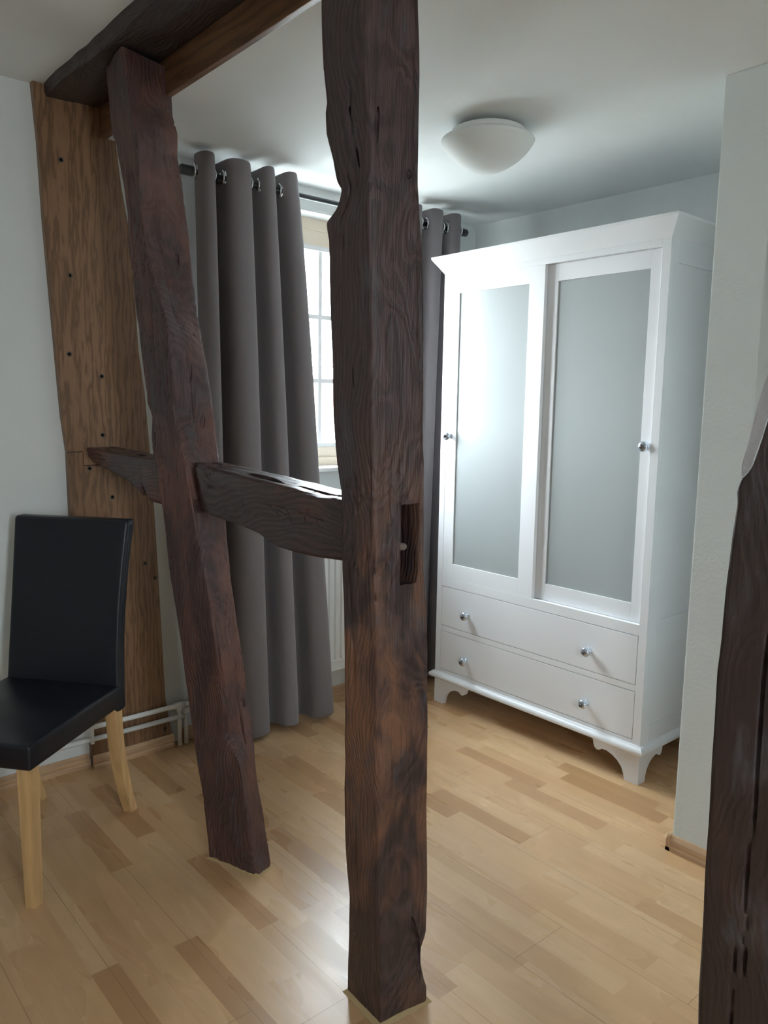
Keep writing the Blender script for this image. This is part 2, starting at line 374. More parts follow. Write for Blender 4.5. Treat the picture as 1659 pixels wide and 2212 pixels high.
CP_R = [(1.0479, 1.142, 2.1318), (1.0505, 1.142, 2.0854), (1.0567, 1.142, 1.9588), (1.0567, 1.142, 1.918), (1.0603, 1.142, 1.7608), (1.0707, 1.142, 1.66), (1.0783, 1.142, 1.5385), (1.0863, 1.142, 1.3219), (1.0945, 1.142, 1.2286), (1.0943, 1.142, 1.1529), (1.0989, 1.142, 1.0077), (1.1061, 1.142, 0.9477), (1.1151, 1.142, 0.836), (1.1171, 1.142, 0.7335), (1.1255, 1.142, 0.5213), (1.129, 1.142, 0.4123), (1.1309, 1.142, 0.2684), (1.1324, 1.142, 0.1779), (1.1271, 1.142, 0.1634), (1.1177, 1.142, 0.1453), (1.1168, 1.142, 0.1287), (1.1177, 1.142, 0.0999), (1.1292, 1.142, 0.0541), (1.1371, 1.142, 0.0327), (1.1382, 1.142, -0.0004)]
P2_L = [(0.9519, 2.4142, 2.4029), (0.9531, 2.4065, 2.3627), (0.9547, 2.3939, 2.3085), (0.9602, 2.3804, 2.1263), (0.9612, 2.3542, 2.0919), (0.9641, 2.3235, 1.998), (0.9673, 2.2952, 1.8896), (0.9696, 2.3061, 1.8133), (0.9728, 2.2875, 1.7057), (0.9781, 2.2614, 1.5306), (0.9809, 2.241, 1.4357), (0.9838, 2.2271, 1.3408), (0.985, 2.2031, 1.3004), (0.9875, 2.2165, 1.2179), (0.9907, 2.1847, 1.1096), (0.9932, 2.1658, 1.0283), (0.9973, 2.147, 0.891), (1.0013, 2.1155, 0.7555), (1.0054, 2.084, 0.6203), (1.0099, 2.0541, 0.4706), (1.0144, 2.0242, 0.3208), (1.0176, 1.9992, 0.2132), (1.0209, 1.9771, 0.1044), (1.024, 1.9634, -0.0009)]
P2_MID = [(0.9267, 2.2241, 2.3576), (0.9309, 2.2103, 2.2953), (0.9382, 2.204, 2.188), (0.9469, 2.1646, 2.0596), (0.9565, 2.1865, 1.9192), (0.9685, 2.1627, 1.7421), (0.9757, 2.1234, 1.6375), (0.9828, 2.0761, 1.5321), (0.992, 2.0726, 1.3974), (0.9979, 2.083, 1.3107), (1.0082, 2.0297, 1.1584), (1.0196, 1.9965, 0.9908), (1.0281, 1.9725, 0.8668), (1.0352, 1.9453, 0.7621), (1.0453, 1.9195, 0.6131), (1.0536, 1.9081, 0.4908), (1.0603, 1.9115, 0.3932), (1.0651, 1.8428, 0.3217), (1.0743, 1.8273, 0.1866), (1.087, 1.7977, -0.0002)]
P2_R = [(1.0927, 2.261, 2.345), (1.0952, 2.2528, 2.2418), (1.0967, 2.2498, 2.1774), (1.0981, 2.2221, 2.1196), (1.0996, 2.2309, 2.0575), (1.1016, 2.2026, 1.9743), (1.1048, 2.1818, 1.8411), (1.108, 2.1638, 1.7076), (1.1113, 2.1342, 1.5727), (1.1138, 2.1055, 1.4647), (1.1161, 2.0787, 1.3706), (1.1187, 2.0558, 1.2635), (1.1209, 2.043, 1.1693), (1.1253, 2.0141, 0.9873), (1.1291, 1.997, 0.8301), (1.1323, 1.9647, 0.6962), (1.1348, 1.931, 0.5915), (1.1371, 1.9233, 0.4941), (1.1397, 1.8924, 0.3895), (1.143, 1.8815, 0.2488), (1.1455, 1.8506, 0.1447), (1.149, 1.8143, -0.0001)]
RP = [(1.0321, 0.4758, 0.4486), (1.0296, 0.4776, 0.5101), (1.0228, 0.4776, 0.6804), (1.0185, 0.4772, 0.7873), (1.0144, 0.4775, 0.8907), (1.0104, 0.4771, 0.9912), (1.0085, 0.4739, 1.0378), (1.0054, 0.4713, 1.1152), (1.0029, 0.4674, 1.1783), (1.0011, 0.4638, 1.2216), (1.0005, 0.4654, 1.2385), (0.9998, 0.4616, 1.2551), (0.9994, 0.4521, 1.266), (0.999, 0.4478, 1.274), (0.9977, 0.4382, 1.3067), (0.9963, 0.4296, 1.3415)]
RL_T = [(0.988, 2.7891, 1.183), (0.988, 2.3994, 1.1699), (0.988, 2.2104, 1.1755), (0.988, 2.1442, 1.1714)]
RL_B = [(0.988, 2.7959, 1.1613), (0.988, 2.6753, 1.1266), (0.988, 2.5493, 1.1027), (0.988, 2.4497, 1.0878), (0.988, 2.3445, 1.082), (0.988, 2.3346, 1.0712), (0.988, 2.3502, 1.0494), (0.988, 2.302, 1.0368), (0.988, 2.2152, 1.0331), (0.988, 2.1515, 1.0289), (0.988, 2.0026, 1.031)]
RR_T = [(0.988, 1.9886, 1.1723), (0.988, 1.8585, 1.1675), (0.988, 1.6984, 1.1617), (0.988, 1.5164, 1.1534), (0.988, 1.377, 1.1448), (0.988, 1.2874, 1.1481), (0.988, 1.2499, 1.15)]
RR_B = [(0.988, 1.8909, 1.0351), (0.988, 1.7611, 1.0325), (0.988, 1.6962, 1.0301), (0.988, 1.6278, 1.0241), (0.988, 1.5815, 1.0112), (0.988, 1.5387, 1.0052), (0.988, 1.4744, 1.0029), (0.988, 1.4151, 1.0036), (0.988, 1.345, 1.0085), (0.988, 1.292, 1.0121)]
PANEL = [(0.8576, 2.75, 2.3468), (0.869, 2.75, 2.1798), (0.8771, 2.75, 1.9225), (0.8954, 2.75, 1.5669), (0.9105, 2.75, 1.2892), (0.9258, 2.75, 1.1623), (0.9258, 2.75, 0.9525), (0.9465, 2.75, 0.5498), (0.974, 2.75, -0.0043), (1.2894, 2.75, 0.0192), (1.2605, 2.75, 0.1979), (1.2402, 2.75, 0.769), (1.2252, 2.75, 1.1199), (1.2068, 2.75, 1.3742), (1.1881, 2.75, 1.5224), (1.1838, 2.75, 1.6201), (1.1656, 2.75, 1.937), (1.1401, 2.75, 2.0878), (1.1248, 2.75, 2.2292)]
SCREW = [(0.9384, 2.75, 2.1302), (0.9545, 2.75, 1.7622), (0.9417, 2.75, 1.5007), (1.0505, 2.75, 1.4301), (1.047, 2.75, 1.2246), (0.9972, 2.75, 1.1082), (1.075, 2.75, 1.0015), (1.1902, 2.75, 0.7447), (1.2289, 2.75, 0.6847), (1.2558, 2.75, 0.08)]
# ------------------------------------------------------------------ the room
W, C1, C2, RX = 2.7805, 2.2406, 2.3548, 2.9688
WX0, WX1, WZ0, WZ1 = 1.60, 2.53, 1.062, 2.143
X0, Y0 = -1.8, -1.4
b = bmesh.new(); bx(b, (X0-.2, Y0-.2, -.1), (RX+.2, W+.3, 0)); struct('floor', b, M['floor'])
b = bmesh.new(); bx(b, (X0, Y0, C2), (.985, W, C2+.2)); bx(b, (1.088, Y0, C1), (RX, W, C2+.2)); bx(b, (.985, Y0, C2+.09), (1.088, W, C2+.2)); struct('ceiling', b, M['ceil'])
b = bmesh.new()
bx(b, (X0-.2, W, 0), (WX0, W+.26, C2+.2)); bx(b, (WX1, W, 0), (RX+.2, W+.26, C2+.2))
bx(b, (WX0, W, 0), (WX1, W+.26, WZ0-.009)); bx(b, (WX0, W, WZ1), (WX1, W+.26, C2+.2)); struct('wall_front', b, M['wall'])
b = bmesh.new(); bx(b, (RX, Y0-.2, 0), (RX+.2, W, C2+.2)); struct('wall_right', b, M['wall'])
b = bmesh.new(); bx(b, (2.148, .965, 0), (RX, 1.110, C1), .004); struct('wall_partition', b, M['wall_rough'])
sy0, sy1 = SWY-SWW/2, SWY+SWW/2
b = bmesh.new(); bx(b, (X0-.2, Y0-.2, 0), (X0, sy0, C2+.2)); bx(b, (X0-.2, sy1, 0), (X0, W, C2+.2)); bx(b, (X0-.2, sy0, 0), (X0, sy1, .9)); bx(b, (X0-.2, sy0, 2.1), (X0, sy1, C2+.2)); struct('wall_left', b, M['wall'])
rx0, rx1 = RWX-RWW/2, RWX+RWW/2
b = bmesh.new(); bx(b, (X0, Y0-.2, 0), (rx0, Y0, C2+.2)); bx(b, (rx1, Y0-.2, 0), (RX, Y0, C2+.2)); bx(b, (rx0, Y0-.2, 0), (rx1, Y0, .9)); bx(b, (rx0, Y0-.2, 2.1), (rx1, Y0, C2+.2)); struct('wall_rear', b, M['wall'])

def skirt_profile(): return [(0, 0), (.014, 0), (.014, .012), (.011, .018), (.013, .026), (.012, .036), (.006, .046), (.004, .050), (0, .050)]
def skirting(name, x0, x1, y, kids=False):
    bm = bmesh.new(); pr = [(y-q[0], q[1]) for q in skirt_profile()]; prism(bm, pr, x0, x1, 0)
    return struct(name, bm, M['skirt'])
skirting('baseboard_left', X0, .968, W)
skirting('baseboard_front', 1.33, RX, W)
bm = bmesh.new(); pr = [(2.148-q[0], q[1]) for q in skirt_profile()]; prism(bm, pr, .951, 1.124, 1); struct('baseboard_partition', bm, M['skirt_y'])
bm = bmesh.new(); pr = [(1.110+q[0], q[1]) for q in skirt_profile()]; prism(bm, pr, 2.134, 2.40, 0)
pr = [(.965-q[0], q[1]) for q in skirt_profile()]; prism(bm, pr, 2.134, RX, 0); struct('trim_1', bm, M['skirt'])

# window seen between the curtains
win = empty('window_1', (0, 0, 0)); win['kind'] = 'structure'
gx0, gx1, gz0, gz1, gy = WX0+.10, WX1-.10, 1.17, 2.012, 2.895
b = bmesh.new()
bx(b, (WX0, 2.87, WZ0), (gx0-.012, 2.93, WZ1)); bx(b, (gx1+.012, 2.87, WZ0), (WX1, 2.93, WZ1))
bx(b, (gx0-.012, 2.872, gz1+.02), (gx1+.012, 2.93, WZ1-.0)); bx(b, (gx0-.012, 2.872, 1.062), (gx1+.012, 2.93, gz0-.016))
bx(b, (gx0-.012, 2.868, 2.092), (gx1+.012, 2.875, 2.10)); bx(b, (gx0-.012, 2.860, 1.10), (gx1+.012, 2.875, 1.108))
obj('outer_frame', b, M['cream'], win)
b = bmesh.new()
bx(b, (gx0-.014, 2.875, gz0-.018), (gx0+.004, 2.92, gz1+.022)); bx(b, (gx1-.004, 2.875, gz0-.018), (gx1+.014, 2.92, gz1+.022))
bx(b, (gx0, 2.875, gz1), (gx1, 2.92, gz1+.022)); bx(b, (gx0, 2.875, gz0-.018), (gx1, 2.92, gz0+.002)); obj('sash_frame', b, M['pvc'], win)
b = bmesh.new(); bx(b, (gx0, gy+.004, gz0), (gx1, gy+.008, gz1)); obj('pane', b, M['glass'], win)
for x in (1.896, 2.092, 2.270):
    b = bmesh.new(); bx(b, (x-.010, gy-.008, gz0), (x+.010, gy+.020, gz1), .002); obj('glazing_bar', b, M['pvc'], win)
for z in (1.451, 1.731):
    b = bmesh.new(); bx(b, (gx0, gy-.007, z-.010), (gx1, gy+.019, z+.010), .002); obj('glazing_bar', b, M['pvc'], win)
b = bmesh.new(); bx(b, (WX0-.04, 2.742, 1.053), (WX1+.04, 2.875, 1.071), .004); obj('window_sill', b, M['pvc'], win)
# unseen windows, added and sized to light the room from behind and left
def plain_window(name, axis, c, half, zz=(.9, 2.1)):
    r = empty(name, (0, 0, 0)); r['kind'] = 'structure'
    def B(bm, u0, u1, z0, z1, d0, d1, bev=0):
        if axis == 1: bx(bm, (u0, Y0-.12+d0, z0), (u1, Y0-.12+d1, z1), bev)
        else: bx(bm, (X0-.12+d0, u0, z0), (X0-.12+d1, u1, z1), bev)
    bm = bmesh.new(); u0, u1 = c-half, c+half
    B(bm, u0, u0+.06, zz[0], zz[1], 0, .06); B(bm, u1-.06, u1, zz[0], zz[1], 0, .06); B(bm, u0+.06, u1-.06, zz[0], zz[0]+.06, 0, .06); B(bm, u0+.06, u1-.06, zz[1]-.06, zz[1], 0, .06)
    obj('frame', bm, M['pvc'], r)
    bm = bmesh.new(); B(bm, c-.02, c+.02, zz[0]+.06, zz[1]-.06, .01, .05); obj('glazing_bar', bm, M['pvc'], r)
    bm = bmesh.new(); B(bm, u0+.06, u1-.06, zz[0]+.06, zz[1]-.06, .025, .029); obj('pane', bm, M['glass'], r)
plain_window('unseen_window_2', 1, RWX, RWW/2); plain_window('unseen_window_3', 0, SWY, SWW/2)

# ------------------------------------------------------------------ timber frame
def corner_fn(Lm, Rm, Bk, Lf, k):  # four traces -> section function
    return lambda t: [interp(Lm, t, k), interp(Rm, t, k), interp(Bk, t, k), interp(Lf, t, k)]
def fixz(v, z): return Vector((v.x, v.y, z))
def cp_sec(z):
    a, r, l = (fixz(interp(T, z, 2), z) for T in (CP_MID, CP_R, CP_L)); k = fixz(r+l-a, z); k.x -= .006
    return [a, r, k, l]
cb = Vector((1.07, 1.22, 0))
bm = timber(cp_sec, 0, C1+.02, 420, 2, 1, amp=.0035, fine=.0010, crack=.3, res=.0055,
            cracks=((0, .93, .003, .006, .95, 2.2), (3, .35, .002, .005, .2, .55), (3, .3, .002, .006, .72, .86), (3, .62, .0025, .007, 1.55, 1.95), (3, .35, .003, .006, 1.62, 1.8)))
post = obj('timber_post', bm, M['post_z'], origin=cb, angle=50)
c = bmesh.new(); bx(c, (1.034, 1.08, .982), (1.079, 1.256, 1.146)); bmesh.ops.subdivide_edges(c, edges=c.edges, cuts=5, use_grid_fill=True); jag(c, .004, 4)
cut(post, c)
c = bmesh.new(); lathe(c, [(0, -.085), (.006, -.05), (.011, -.01), (.013, .02), (.010, .06), (0, .09)], (1.100, 1.146, .150), 12, Vector((-.16, .05, 1)).normalized()); jag(c, .004, 9)
cut(post, c)
tag(post, 'thick dark timber post in the middle, with a rectangular mortise hole in its front face', 'post')
b = bmesh.new(); lathe(b, [(0, 0), (.007, .001), (.008, .006), (.008, .045)], (1.062, 1.166, 1.056), 12, Vector((-1, 0, .12)).normalized()); p_ = obj('peg', b, M['peg'], post, origin=(1.03, 1.17, 1.05)); p_['label'] = 'pale wooden peg end inside the mortise'
def p2_sec(z):
    a, r, l = (fixz(interp(T, z, 2), z) for T in (P2_MID, P2_R, P2_L)); k = fixz(r+l-a, z)
    return [a, r, k, l]
bm = timber(p2_sec, 0, C2-.045, 400, 2, 21, amp=.009, fine=.0020, crack=.55, res=.0055, side_amp=(1, 1, 1, .55),
            cracks=((3, .30, .0025, .006, 1.7, 1.95), (0, .5, .003, .007, 1.2, 1.5), (0, .35, .003, .007, 1.55, 2.0), (0, .6, .0025, .007, .2, .8), (3, .55, .0018, .004, .55, 1.0)))
strut = obj('timber_strut', bm, M['brace_z'], origin=(1.08, 1.86, 0), angle=50)
def gouge(o, c0, r, ln, tilt, seed):
    c = bmesh.new(); lathe(c, [(0, -ln), (r*.5, -ln*.7), (r*.95, -ln*.25), (r, .1*ln), (r*.6, ln*.65), (0, ln)], c0, 10, Vector(tilt).normalized()); jag(c, r*.45, seed); cut(o, c)
for q in (((1.050, 2.066, 1.325), .010, .030, (.25, -.1, 1)), ((1.078, 2.062, 1.29), .008, .045, (.1, -.12, 1)), ((1.010, 2.155, 1.80), .009, .040, (.3, -.1, 1)), ((1.062, 2.175, 1.76), .007, .055, (-.12, -.2, 1)),
          ((1.075, 2.118, 1.50), .007, .060, (.1, -.2, 1)), ((.991, 2.19, 1.24), .005, .030, (0, -.2, 1)), ((1.105, 2.20, 1.93), .007, .05, (.1, -.2, 1)), ((1.115, 1.99, .95), .006, .05, (0, -.2, 1)),
          ((1.118, 1.91, .50), .008, .05, (0, -.2, 1)), ((.996, 2.13, 1.12), .005, .025, (0, -.3, 1))): gouge(strut, *q, seed=int(q[0][2]*100))
for q in (((1.036, 1.146, 1.775), .0075, .011, (.1, 0, 1)), ((.962, 1.155, 1.86), .006, .05, (.05, .1, 1)), ((.950, 1.19, 1.80), .006, .035, (.0, .25, 1)), ((.950, 1.215, 1.885), .005, .04, (0, .3, 1)), ((.978, 1.150, 1.002), .007, .014, (1, 0, .6)), ((.962, 1.215, 1.40), .003, .03, (0, .1, 1)), ((.985, 1.20, .90), .003, .03, (0, .05, 1))): gouge(post, *q, seed=int(q[0][2]*100))
tag(strut, 'leaning dark timber strut standing between the oak wall board and the middle post', 'post')
def rp_sec(z):
    l = interp(RP, z, 2); y = l.y
    if z < .45: y = .4758-.003*(.45-z)
    if z > 1.2386:
        y = interp(RP, z, 2).y if z < 1.3415 else .4296-(z-1.3415)*.42
        y = max(y, .395) if z > 1.42 else y
    x = 1.05-.04*z
    return [Vector((x, .33, z)), Vector((x+.125, .33, z)), Vector((x+.125, y+.004, z)), Vector((x, y, z))]
bm = timber(rp_sec, 0, C2+.04, 360, 2, 33, amp=.003, fine=.0010, crack=.15, res=.004,
            cracks=((3, .42, .0028, .010, .55, 1.12), (3, .33, .0022, .008, .2, .62), (3, .60, .002, .006, 1.12, 1.2)))
rpo = obj('timber_post', bm, M['dark_z'], origin=(1.08, .42, 0), angle=50)
tag(rpo, 'near-black timber post cut off by the right edge, cut back towards its top', 'post')
b = bmesh.new(); prism(b, [(.462, 1.235), (.4735, 1.258), (.4712, 1.270), (.4655, 1.300), (.4595, 1.335), (.452, 1.378), (.430, 1.45), (.41, 1.56), (.395, 1.56), (.395, 1.40), (.42, 1.33), (.44, 1.25)], 1.030, 1.115, 0)
bmesh.ops.subdivide_edges(b, edges=[e_ for e_ in b.edges if abs(e_.verts[0].co.x-e_.verts[1].co.x) > .05], cuts=8); jag(b, .004, 3)
tag(obj('limewash', b, M['lime'], rpo, origin=(1.05, .42, 1.4)), 'flaking white limewash on the cut edge')

# horizontal rail, half-lapped behind the strut and tenoned into the middle post
RT = [(0, y, z) for y, z in ((2.80, 1.183), (2.40, 1.170), (2.21, 1.1745), (1.989, 1.1723), (1.8585, 1.1675))]
RT += [(0, p[1], p[2]) for p in RR_T[2:]]
RB = [(0, p[1], p[2]) for p in RL_B[:-1]]+[(0, p[1], p[2]) for p in RR_B]
def rail_sec(y):
    zt, zb = interp(RT, y, 1).z, interp(RB, y, 1).z
    f = .990 if y < 1.7 else .990+(min(y, 2.0)-1.7)/.3*.024
    if y > 2.2: f -= (y-2.2)*.045
    wdt = .112 if y < 2.3 else .112-(y-2.3)*.02
    return [Vector((f+.006, y, zb)), Vector((f+wdt-.02, y, zb+.01)), Vector((f+wdt, y, zt)), Vector((f, y, zt))]
bm = timber(rail_sec, 1.262, 2.752, 330, 1, 44, amp=.0045, fine=.0012, crack=.35, res=.0055,
            cracks=((3, .35, .002, .004, 1.35, 1.6),))
rail = obj('timber_rail', bm, M['rail_y'], origin=(1.04, 2.0, 1.10), angle=50)
for (ax, ay, bx_, by, wd, dp) in ((1.083, 2.075, 1.070, 1.935, .012, .05), (1.035, 1.735, 1.018, 1.545, .015, .05), (1.028, 1.50, 1.040, 1.27, .008, .03), (1.05, 2.46, 1.05, 2.40, .012, .02)):
    c = bmesh.new(); n = 14; L_, R_ = [], []
    for i in range(n+1):
        f = i/n; ww = wd*(math.sin(pi*min(1, f+.06))**.45 if i < n else .25)+.001; x = ax+(bx_-ax)*f+.003*nz((f*4, ax*9, 0)); y = ay+(by-ay)*f
        L_.append((x-ww, y)); R_.append((x+ww, y))
    prism(c, L_+R_[::-1], 1.163-dp, 1.21, 2); cut(rail, c)
c = bmesh.new(); prism(c, [(1.986, 1.19), (1.975, 1.14), (1.945, 1.09), (1.905, 1.045), (1.885, 1.02), (1.98, 1.02), (2.03, 1.10), (2.035, 1.19)], .95, 1.035, 0); cut(rail, c)
tag(rail, 'horizontal dark timber rail running from the oak board past the strut to the middle post', 'beam')
# scratched carpenter's numerals are shallow cuts in the rail face
def scratch(bm, y0, z0, y1, z1, w_=.0011, x=.980):
    d = Vector((0, y1-y0, z1-z0)); L = d.length; d.normalize(); nn = Vector((0, -d.z, d.y))
    A, B_ = Vector((x, y0, z0)), Vector((x, y1, z1))
    vs = [bm.verts.new(v) for v in (A-nn*w_*.4, A+nn*w_*.4, B_+nn*w_, B_-nn*w_)]+[bm.verts.new(v+Vector((.0150, 0, 0))) for v in (A-nn*w_*.4, A+nn*w_*.4, B_+nn*w_, B_-nn*w_)]
    fs = [bm.faces.new([vs[i] for i in q]) for q in ((0, 1, 2, 3), (4, 5, 6, 7), (0, 1, 5, 4), (1, 2, 6, 5), (2, 3, 7, 6), (3, 0, 4, 7))]; bmesh.ops.recalc_face_normals(bm, faces=fs)
for s_ in ((1.862, 1.128, 1.850, 1.114), (1.823, 1.134, 1.812, 1.120), (1.715, 1.112, 1.69, 1.090), (1.59, 1.11, 1.53, 1.082), (1.56, 1.100, 1.50, 1.088), (1.50, 1.103, 1.478, 1.075), (1.44, 1.107, 1.42, 1.080), (1.39, 1.108, 1.37, 1.078), (1.42, 1.096, 1.355, 1.093)):
    c = bmesh.new(); scratch(c, *s_, x=.982); cut(rail, c)

# ceiling beam and fascia between the two ceilings
def beam_sec(y):
    wv = .008*nz((0, y*3.1, 0), 3)+.004*nz((0, y*11, 0), 4)
    zz = .004*nz((1, y*5, 2), 5)
    return [Vector((.896+wv, y, 2.316+zz)), Vector((1.079, y, 2.325)), Vector((1.079, y, 2.42)), Vector((.890+wv, y, 2.42))]
bm = timber(beam_sec, -1.36, 2.752, 420, 1, 51, amp=.004, fine=.0015, crack=.3, res=.012)
beam = obj('ceiling_beam', bm, M['beam_y'], origin=(.99, .7, 2.32), angle=50)
tag(beam, 'wide dark timber beam under the ceiling, running from the wall over both posts', 'beam')
b = bmesh.new(); bx(b, (1.076, -1.36, 2.229), (1.094, 2.755, 2.42), .0015)
tag(obj('fascia_board', b, M['fascia'], origin=(1.085, .7, 2.23)), 'brown fascia board along the right side of the ceiling beam', 'board')

# oak cladding board on the wall
pan = empty('oak_wall_board', (1.08, 2.78, 0)); tag(pan, 'tall brown oak board screwed flat to the wall behind the strut', 'board')
upper = [(.8576, 2.3548), (.869, 2.18), (.8771, 1.9225), (.8954, 1.567), (.9105, 1.289), (.9235, 1.1685), (.975, 1.1685), (.975, 1.12), (1.225, 1.12), (1.2068, 1.374), (1.188, 1.522), (1.1838, 1.62), (1.1756, 1.82), (1.1656, 1.937), (1.1401, 2.088), (1.1248, 2.2292), (1.088, 2.231), (1.088, 2.3548)]
lower = [(.9235, 1.1665), (.9258, .9525), (.9465, .55), (.974, .003), (1.2894, .003), (1.2605, .198), (1.2402, .769), (1.225, 1.118), (.9765, 1.118), (.9765, 1.1665)]
for poly in (upper, lower):
    b = bmesh.new(); prism(b, [(x-1.08, z) for x, z in poly], 2.751-2.78, 0, 1, .0015); obj('board', b, M['oak'], pan)
for i, (x, y, z) in enumerate(SCREW):
    b = bmesh.new(); lathe(b, [(0, -.001), (.0035, -.001), (.0065, .0022), (.0075, .0022), (.008, 0)][::-1] if False else [(.0085, 0), (.0085, .0008), (.0045, .0008), (.003, -.001), (0, -.001)], (x-1.08, -.029, z), 16, Vector((0, -1, 0)))
    obj('screw', b, M['screw'], pan)
b = bmesh.new(); prism(b, [(2.750-q[0], q[1]) for q in skirt_profile()], .972, 1.288, 0)
tag(obj('skirting_piece', b, M['skirt'], origin=(1.13, 2.745, 0)), 'short beech skirting piece stepping out in front of the oak board', 'skirting')

def seam(name, secs, lab, par):
    pass
for par, pts, lab in ((post, cp_sec(0), ''), (strut, p2_sec(0), '')):
    c0 = sum(pts, Vector())/4; out = []
    b = bmesh.new(); ring_o, ring_i = [], []
    for k in range(4):
        a_, b_ = pts[k], pts[(k+1) % 4]
        for j in range(6):
            p = a_.lerp(b_, j/6); d = (p-c0); d.z = 0
            rr = 1+(.010+.004*nz(p*60, 2))/d.length
            ring_o.append(b.verts.new(fixz(c0+d*rr, .0005))); ring_i.append(b.verts.new(fixz(c0+d*.99, .007)))
    for j in range(24): b.faces.new((ring_o[j], ring_o[(j+1) % 24], ring_i[(j+1) % 24], ring_i[j]))
    b.faces.new(ring_o); b.faces.new(ring_i); bmesh.ops.recalc_face_normals(b, faces=b.faces)
    q = obj('sealant_seam', b, M['caulk'], par, origin=(c0.x, c0.y, 0)); q['label'] = 'yellowed sealant round the foot'

# ------------------------------------------------------------------ heating
def pipe(name, runs, lab, r=.0085):
    b = bmesh.new()
    for q in runs: tube(b, q, r)
    return b
py = 2.728
pp = empty('heating_pipes', (1.31, 2.72, 0)); tag(pp, 'pair of white heating pipes along the foot of the wall, dropping into the floor', 'pipes')
O = Vector((1.31, 2.72, 0))
def L(*p): return [Vector(q)-O for q in p]
b = bmesh.new(); tube(b, L((X0+.02, py, .168), (1.40, py, .168), (1.76, py, .168)), .0095); tube(b, L((1.306, py-.0, .168), (1.306, py, .004)), .0085)
lathe(b, [(.0125, -.022), (.0125, .022)], Vector((1.306, py, .168))-O, 16, Vector((1, 0, 0))); lathe(b, [(.012, -.02), (.012, 0)], Vector((1.306, py, .164))-O, 16)
obj('pipe', b, M['whitemetal'], pp, smooth=True)
b = bmesh.new(); tube(b, L((X0+.02, py, .122), (1.330, py, .122)), .0095); tube(b, L((1.335, py+.004, .145), (1.335, py+.004, .004)), .0085); tube(b, L((1.335, py+.004, .143), (1.72, py+.004, .143)), .0085)
lathe(b, [(.0118, -.02), (.0118, .0)], Vector((1.335, py+.004, .148))-O, 16); obj('pipe', b, M['whitemetal'], pp, smooth=True)
for x in (.962, .2, -.8):
    b = bmesh.new(); bx(b, (x-.006-O.x, py-.012-O.y, .108), (x+.006-O.x, W-O.y, .18), .002); obj('pipe_clip', b, M['whitemetal'], pp)
rad = empty('radiator', (2.10, 2.72, 0)); tag(rad, 'white ribbed panel radiator under the window, mostly behind the left curtain', 'radiator')
RO = Vector((2.10, 2.72, 0)); ra, rb_ = -.36, .30
b = bmesh.new(); prof = []; x = ra; step = .034
prof.append((ra, .006))
k = 0
while x < rb_-.005:
    prof += [(x+.003, -.022), (x+step-.009, -.022), (x+step-.006, -.015), (x+step-.003, -.015)]; x += step
prof += [(rb_, -.022), (rb_, .006)]
prism(b, prof, .205, .90, 2)
bx(b, (ra, -.022, .155), (rb_, .006, .207), .004); bx(b, (ra, -.022, .898), (rb_, .006, .93), .004)
obj('panel', b, M['whitemetal'], rad)
b = bmesh.new(); bx(b, (ra, -.022, .928), (rb_, .04, .942), .003); obj('top_grille', b, M['whitemetal'], rad)
for x in (ra+.1, rb_-.1):
    b = bmesh.new(); bx(b, (x-.015, .004, .2), (x+.015, .0605, .86)); obj('bracket', b, M['whitemetal'], rad)
b = bmesh.new(); tube(b, [(ra+.02, -.008, .157), (ra+.02, .004, .148), (ra-.02, .010, .145)], .008); obj('valve', b, M['whitemetal'], rad, smooth=True)

# ------------------------------------------------------------------ curtains
CY = 2.635
rod = empty('curtain_rod', (2.04, CY, 2.152)); tag(rod, 'black curtain rod above the window with plain end knobs', 'curtain rod')
b = bmesh.new(); tube(b, [(-.69, 0, 0), (.665, 0, 0)], .0095, 20); obj('pole', b, M['black'], rad if False else rod, smooth=True)
for s_, xx in ((-1, -.69), (1, .665)):
    b = bmesh.new(); lathe(b, [(0, 0), (.0165, 0), (.0175, .002), (.0175, .042), (.016, .045), (0, .045)], (xx-.002*s_, 0, 0), 24, Vector((s_, 0, 0))); obj('end_knob', b, M['black'], rod, angle=40)
for xx in (-.585, .52):
    b = bmesh.new(); bx(b, (xx-.006, 0, -.017), (xx+.006, W-CY, -.009)); lathe(b, [(.016, 0), (.016, .012), (.0, .012)], (xx, 0, -.008-.012), 16); bx(b, (xx-.014, W-CY-.006, -.05), (xx+.014, W-CY, .03), .003); obj('bracket', b, M['black'], rod)
